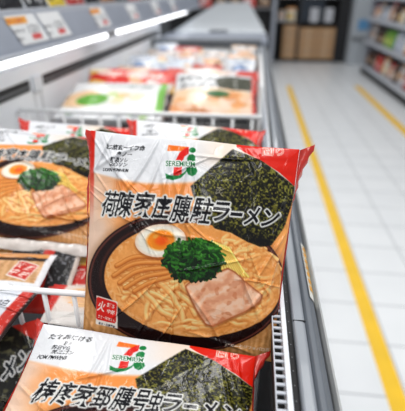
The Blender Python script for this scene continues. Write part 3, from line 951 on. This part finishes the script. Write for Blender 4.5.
def rail_pt(y, t, lift=.001):
    a, b = np.array([-.578, 1.207]), np.array([-.552, 1.132])
    d = b - a; nn = np.array([.92, .39])
    p = a + d * t + nn * lift
    return (p[0], y, p[1])
def tag_patch(bm, ya, yb, ta, tb, lift, skew=.0):
    v = [bm.verts.new(rail_pt(ya, ta, lift)), bm.verts.new(rail_pt(yb, ta, lift)), bm.verts.new(rail_pt(yb + skew, tb, lift)), bm.verts.new(rail_pt(ya + skew, tb, lift))]
    bm.faces.new(v)
def text_on_rail(name, txt, ya, yb, ta, tb, material, parent, lift=.0026):
    v, tr = glyph(txt, .01)
    lo, hi = v.min(0), v.max(0)
    q = (v - lo) / (hi - lo)
    bm = bmesh.new()
    vs = [bm.verts.new(rail_pt(ya + (yb - ya) * a, tb + (ta - tb) * b, lift)) for a, b in q]
    for f in tr:
        try: bm.faces.new([vs[i] for i in f])
        except ValueError: pass
    return finish(name, bm, material, parent)
tags = [(.995, .145, 'white price tag with orange header, nearest the camera on the shelf rail', True),
        (1.155, .140, 'plain white price tag right beside the orange headed one', False),
        (1.55, .145, 'white price tag with orange header alone on the rail, third from the camera', True),
        (2.00, .15, 'white price tag fourth from the camera on the rail', False),
        (2.50, .17, 'small pale price tag fifth from the camera on the rail', False),
        (3.05, .18, 'farthest pale price tag at the end of the rail', False)]
for y, w, lab, hd in tags:
    tg = empty('price_tag', rail_pt(y, .5), lab, 'price tag')
    bm = bmesh.new(); 
    for lf in (.0012, .0018): tag_patch(bm, y, y + w, .1, .97, lf, .03)
    card = finish('tag_card', bm, M['tag'], tg)
    if hd:
        bm = bmesh.new(); tag_patch(bm, y + .003, y + w * .68, .15, .36, .0022); finish('orange_header', bm, M['orange'], card)
        text_on_rail('header_lettering', '本日限り', y + .006, y + w * .62, .19, .33, M['tagred'], card)
    text_on_rail('price_figure', '121', y + w * .60, y + w * .95, .42, .66, M['ink'], card)
    text_on_rail('name_lettering', '冷凍食品', y + w * .08, y + w * .45, .5, .6, M['ink'], card)
    bm = bmesh.new(); tag_patch(bm, y + w * .62, y + w * .97, .70, .87, .0022); finish('red_price_block', bm, M['tagred'], card)
    text_on_rail('small_lettering', '税込', y + w * .1, y + w * .32, .74, .83, M['ink'], card)

# products standing on the shelf
TOPS = [('brown and black', [(120, 84, 62), (44, 36, 34), (160, 120, 92), (220, 210, 200)]), ('black', [(36, 36, 40), (80, 74, 72), (50, 46, 46), (200, 200, 200)]),
        ('black and white', [(40, 42, 46), (214, 214, 218), (60, 60, 66), (230, 230, 230)]), ('yellow', [(226, 196, 60), (60, 60, 40), (232, 206, 90), (60, 50, 40)]),
        ('red and black', [(176, 44, 38), (40, 36, 36), (196, 60, 50), (230, 220, 210)]), ('brown', [(146, 100, 70), (196, 150, 110), (110, 76, 56), (230, 220, 200)])]
TA = [unit_art(assorted(p, .9), 200 + i, 1.6) for i, (_, p) in enumerate(TOPS)]
seq = [0, 0, 1, 2, 3, 4, 1, 5, 2, 4, 0]
wt = [.13, .10, .12, .13, .12, .15, .16, .18, .2, .22, .25]
y = .78
nth = ['first', 'second', 'third', 'fourth', 'fifth', 'sixth', 'seventh', 'eighth', 'ninth', 'tenth', 'eleventh']
for i, j in enumerate(seq):
    w = wt[i]
    packet('snack_bag', f'{TOPS[j][0]} bag above the price tags, {nth[i]} from the camera', 'snack bag',
           [(-.665, y, 1.35), (-.665, y + w, 1.352), (-.60, y + w, 1.212), (-.60, y, 1.212)], TA[j], N=40, puff=.016, seed=300 + i, seals=False, group='bags on the upper shelf')
    y += w + .012

# ------------------------------------------------------------------ floor, tape, back of the shop
def floor_material():
    m, nt, b = principled('white_floor_tiles')
    tc = nt.nodes.new('ShaderNodeTexCoord')
    sep = nt.nodes.new('ShaderNodeSeparateXYZ')
    nt.links.new(tc.outputs['Object'], sep.inputs[0])
    outs = []
    for ax, off in (('X', .097), ('Y', .074)):
        s = nt.nodes.new('ShaderNodeMath'); s.operation = 'SUBTRACT'; s.inputs[1].default_value = off - .1235
        nt.links.new(sep.outputs[ax], s.inputs[0])
        d = nt.nodes.new('ShaderNodeMath'); d.operation = 'DIVIDE'; d.inputs[1].default_value = .247
        nt.links.new(s.outputs[0], d.inputs[0])
        fl = nt.nodes.new('ShaderNodeMath'); fl.operation = 'FLOORED_MODULO'; fl.inputs[1].default_value = 1
        nt.links.new(d.outputs[0], fl.inputs[0])
        sb = nt.nodes.new('ShaderNodeMath'); sb.operation = 'SUBTRACT'; sb.inputs[1].default_value = .5
        nt.links.new(fl.outputs[0], sb.inputs[0])
        ab = nt.nodes.new('ShaderNodeMath'); ab.operation = 'ABSOLUTE'
        nt.links.new(sb.outputs[0], ab.inputs[0])
        outs.append(ab.outputs[0])
    mn = nt.nodes.new('ShaderNodeMath'); mn.operation = 'MINIMUM'
    nt.links.new(outs[0], mn.inputs[0]); nt.links.new(outs[1], mn.inputs[1])
    mr = nt.nodes.new('ShaderNodeMapRange'); mr.inputs['From Min'].default_value = .006; mr.inputs['From Max'].default_value = .016
    nt.links.new(mn.outputs[0], mr.inputs['Value'])
    n = nt.nodes.new('ShaderNodeTexNoise'); n.inputs['Scale'].default_value = 5; n.inputs['Detail'].default_value = 4
    nt.links.new(tc.outputs['Object'], n.inputs['Vector'])
    r = nt.nodes.new('ShaderNodeValToRGB')
    r.color_ramp.elements[0].color = (*lin((219, 222, 225)), 1); r.color_ramp.elements[1].color = (*lin((234, 236, 238)), 1)
    nt.links.new(n.outputs['Fac'], r.inputs['Fac'])
    mx = nt.nodes.new('ShaderNodeMix'); mx.data_type = 'RGBA'
    mx.inputs[6].default_value = (*lin((150, 153, 158)), 1)
    nt.links.new(mr.outputs['Result'], mx.inputs['Factor']); nt.links.new(r.outputs['Color'], mx.inputs[7])
    nt.links.new(mx.outputs[2], b.inputs['Base Color'])
    b.inputs['Roughness'].default_value = .32
    return m

bm = bmesh.new(); box(bm, -3.5, 4.2, -2.0, 10.2, -.05, 0)
fl = finish('floor', bm, floor_material()); fl['kind'] = 'structure'
bm = bmesh.new(); box(bm, -3.5, 4.2, 10.0, 10.1, 0, 3.2)
wb = finish('wall_back', bm, M['backwall']); wb['kind'] = 'structure'

def flat_strip(name, label, x0, x1, y0, y1):
    bm = bmesh.new(); box(bm, x0, x1, y0, y1, .0, .0012)
    o = finish(name, bm, M['yellow'])
    o['label'] = label; o['category'] = 'floor tape'
flat_strip('floor_tape', 'yellow tape line on the floor running beside the freezer', .520, .585, -.2, 6.5)
flat_strip('floor_tape', 'yellow tape line on the floor running beside the right-hand shelves', 1.515, 1.60, .5, 6.6)

# black storage rack with cartons
rk = empty('storage_rack', (1.05, 9.3, 0), 'tall black storage rack at the far end holding cartons', 'rack')
boxes('rack_back', M['black'], rk, (.40, 1.78, 9.55, 9.6, .0, 2.1))
for x in (.40, .83, 1.70):
    boxes('upright', M['black'], rk, (x, x + .05, 9.0, 9.6, 0, 2.1))
for z in (.03, .70, 1.12, 1.6):
    boxes('rack_shelf', M['black'], rk, (.40, 1.75, 9.02, 9.6, z, z + .03))
boxes('dark_panel', M['navy'], rk, (.88, 1.30, 9.0, 9.02, .74, 1.12))
boxes('side_panel', M['black'], rk, (1.58, 1.80, 8.99, 9.3, 0, 2.1))
def carton(x0, x1, z0, z1, label, rows_):
    t = empty('cardboard_carton', ((x0 + x1) / 2, 9.2, z0), label, 'carton', )
    boxes('carton_body', M['carton'], t, (x0, x1, 8.96, 9.4, z0, z1), bevel=.006)
    boxes('tape_strip', M['tape'], t, ((x0 + x1) / 2 - .03, (x0 + x1) / 2 + .03, 8.956, 8.962, z0 + .01, z1 - .01))
    boxes('flap_seam', M['slat'], t, (x0 + .01, x1 - .01, 8.956, 8.961, (z0 + z1) / 2 - .004, (z0 + z1) / 2 + .004))
carton(.56, .825, .06, .37, 'narrow brown carton, lower of the left pair in the black rack', 2)
carton(.56, .825, .37, .675, 'narrow brown carton, upper of the left pair in the black rack', 2)
carton(.885, 1.22, .06, .35, 'wide brown carton at lower left of the stack of four in the black rack', 2)
carton(1.225, 1.56, .06, .35, 'wide brown carton at lower right of the stack of four in the black rack', 2)
carton(.885, 1.22, .35, .63, 'wide brown carton at upper left of the stack of four in the black rack', 2)
carton(1.225, 1.56, .35, .63, 'wide brown carton at upper right of the stack of four in the black rack', 2)
for x, lab in ((1.05, 'white sheet hanging on the dark panel above the cartons, left one'), (1.32, 'white sheet hanging beside the dark panel above the cartons, right one')):
    bm = bmesh.new()
    vs = [[bm.verts.new((x + .16 * i / 4, 8.985 - .006 * math.sin(i * 1.4 + j), .73 + .25 * j / 4)) for i in range(5)] for j in range(5)]
    for a in range(4):
        for b in range(4):
            bm.faces.new((vs[a][b], vs[a][b + 1], vs[a + 1][b + 1], vs[a + 1][b]))
    o = finish('paper_sheet', bm, M['paper']); o['label'] = lab; o['category'] = 'paper'
for i, (x, z, w, h, j) in enumerate([(.44, .73, .14, .2, 0), (.60, .73, .18, .26, 3), (.44, 1.15, .2, .2, 5), (.66, 1.15, .16, .18, 1), (.92, 1.15, .3, .2, 0), (1.26, 1.15, .26, .22, 4)]):
    packet('goods_bag', f"{PALS[j][0]} bag on the black rack, {['lower shelf at far left', 'lower shelf beside the dark panel', 'upper shelf at far left', 'upper shelf second from left', 'upper shelf third from left', 'upper shelf at right'][i]}", 'bag',
           [(x, 9.05, z + h), (x + w, 9.05, z + h), (x + w, 9.0, z + .005), (x, 9.0, z + .005)], ARTS[j], N=24, puff=.05, seed=400 + i, seals=False, group='bags on the black rack')

# pale column with a blue sign
pc = empty('display_column', (2.0, 8.9, 0), 'pale grey column cabinet with blue sign between rack and shelves', 'column')
boxes('column_body', M['pillar'], pc, (1.80, 2.24, 8.7, 9.2, 0, 2.2), bevel=.01)
boxes('blue_sign', M['blue'], pc, (1.90, 2.18, 8.685, 8.70, .62, .80), bevel=.004)
boxes('shelf_lip', M['slat'], pc, (1.82, 2.22, 8.66, 8.70, .44, .50), bevel=.004)
boxes('door_seam', M['slat'], pc, (2.0, 2.012, 8.694, 8.702, .02, .43))

# right-hand gondola
gd = empty('gondola_shelf', (2.1, 6.0, 0), 'grey shelving unit on the right full of colourful packs', 'shelving')
GY0, GY1 = 3.6, 7.9
boxes('kick_base', M['dark'], gd, (1.88, 2.5, GY0, GY1, 0, .11))
boxes('gondola_back', M['shelfgrey'], gd, (2.35, 2.40, GY0, GY1, .1, 2.0))
boxes('end_panel', M['shelfgrey'], gd, (1.90, 2.40, GY1 - .03, GY1, .1, 2.0), bevel=.003)
LV = [.12, .50, .84, 1.16]
for z in LV:
    boxes('shelf_deck', M['shelfgrey'], gd, (1.87, 2.36, GY0, GY1 - .03, z, z + .02))
    boxes('shelf_lip', M['lip'], gd, (1.855, 1.87, GY0, GY1 - .03, z - .012, z + .045), bevel=.002)
GP = PALS + [('dark brown', [(86, 62, 52), (200, 170, 140), (60, 44, 40), (220, 200, 180)]), ('bright green', [(110, 170, 60), (220, 220, 120), (80, 140, 50), (240, 240, 230)]), ('orange', [(216, 132, 60), (240, 220, 190), (190, 90, 50), (250, 240, 230)]), ('dark blue', [(50, 60, 90), (190, 190, 210), (70, 80, 120), (230, 230, 240)])]
GA = ARTS + [unit_art(assorted(p, .9), 500 + i, 1.4) for i, (_, p) in enumerate(GP[6:])]
SN = ['bottom shelf', 'second shelf up', 'third shelf up', 'top visible shelf']
ORD = ['nearest the far end'] + [f'{w} from the far end' for w in ['second', 'third', 'fourth', 'fifth', 'sixth', 'seventh', 'eighth', 'ninth', 'tenth', 'eleventh', 'twelfth', 'thirteenth']]
rr = random.Random(5)
for li, z in enumerate(LV):
    y = 7.84; k = 0
    while y > 4.55 and k < 13:
        w = rr.uniform(.2, .3); h = rr.uniform(.2, .27) if li < 3 else rr.uniform(.16, .22)
        j = rr.choice([6, 6, 0, 2, 8, 9, 3, 1, 6, 5])
        if li == 1 and k in (3, 4): j = 7
        x = 1.93 + rr.uniform(0, .03)
        packet('snack_pack', f'{GP[j][0]} pack, {SN[li]} of right shelving, {ORD[k]}', 'snack pack',
               [(x + .05, y, z + .02 + h), (x + .05, y - w, z + .02 + h), (x, y - w, z + .022), (x, y, z + .022)], GA[j], N=22, puff=.04, seed=600 + li * 20 + k, seals=False, group='packs on the right shelving')
        y -= w + .02; k += 1

# dark shelf far beyond the freezer
fs = empty('far_shelf', (-.4, 8.2, 0), 'dark shelf far behind the freezer lid with red and brown packs', 'shelving')
boxes('far_back', M['black'], fs, (-1.6, .30, 8.5, 8.55, 0, 1.9))
for z in (.55, .98, 1.4):
    boxes('far_deck', M['slat'], fs, (-1.6, .30, 8.1, 8.5, z, z + .03))
boxes('far_upright', M['shelfgrey'], fs, (.30, .36, 8.08, 8.55, 0, 1.9))
for i in range(7):
    j = [6, 9, 2, 6, 6, 2, 6][i]; x = -1.5 + i * .255
    packet('snack_pack', f"{GP[j][0]} pack on the far dark shelf, {['leftmost', 'second from left', 'third from left', 'middle one', 'third from right', 'second from right', 'rightmost'][i]}", 'snack pack',
           [(x, 8.2, 1.25), (x + .22, 8.2, 1.25), (x + .22, 8.14, 1.012), (x, 8.14, 1.012)], GA[j], N=22, puff=.04, seed=800 + i, seals=False, group='packs on the far dark shelf')

# ------------------------------------------------------------------ light
w = bpy.data.worlds.new('shop'); SC.world = w; w.use_nodes = True
bg = w.node_tree.nodes['Background']
bg.inputs['Color'].default_value = (.93, .965, 1.0, 1); bg.inputs['Strength'].default_value = .43

def area(name, loc, sx, sy, power, rot=(0, 0, 0), col=(1, .985, .96)):
    l = bpy.data.lights.new(name, 'AREA'); l.shape = 'RECTANGLE'; l.size = sx; l.size_y = sy; l.energy = power; l.color = col
    o = bpy.data.objects.new(name, l); COL.objects.link(o); o.location = loc; o.rotation_euler = rot
for i, (x, y) in enumerate([(-.9, .2), (.5, -.4), (.9, 1.6), (-.4, 2.6), (1.2, 4.2), (1.0, 6.8), (-.5, 5.5), (1.9, .8)]):  # the last, over the right aisle, is added to brighten the left wall
    area('ceiling_or_fill_light', (x, y, 2.9), .25, 1.3, 16)
area('ceiling_or_fill_light', (-.2, -1.7, 2.7), 1.3, .3, 12, (.55, 0, 0))  # added fill behind the camera, brightens surfaces that face it
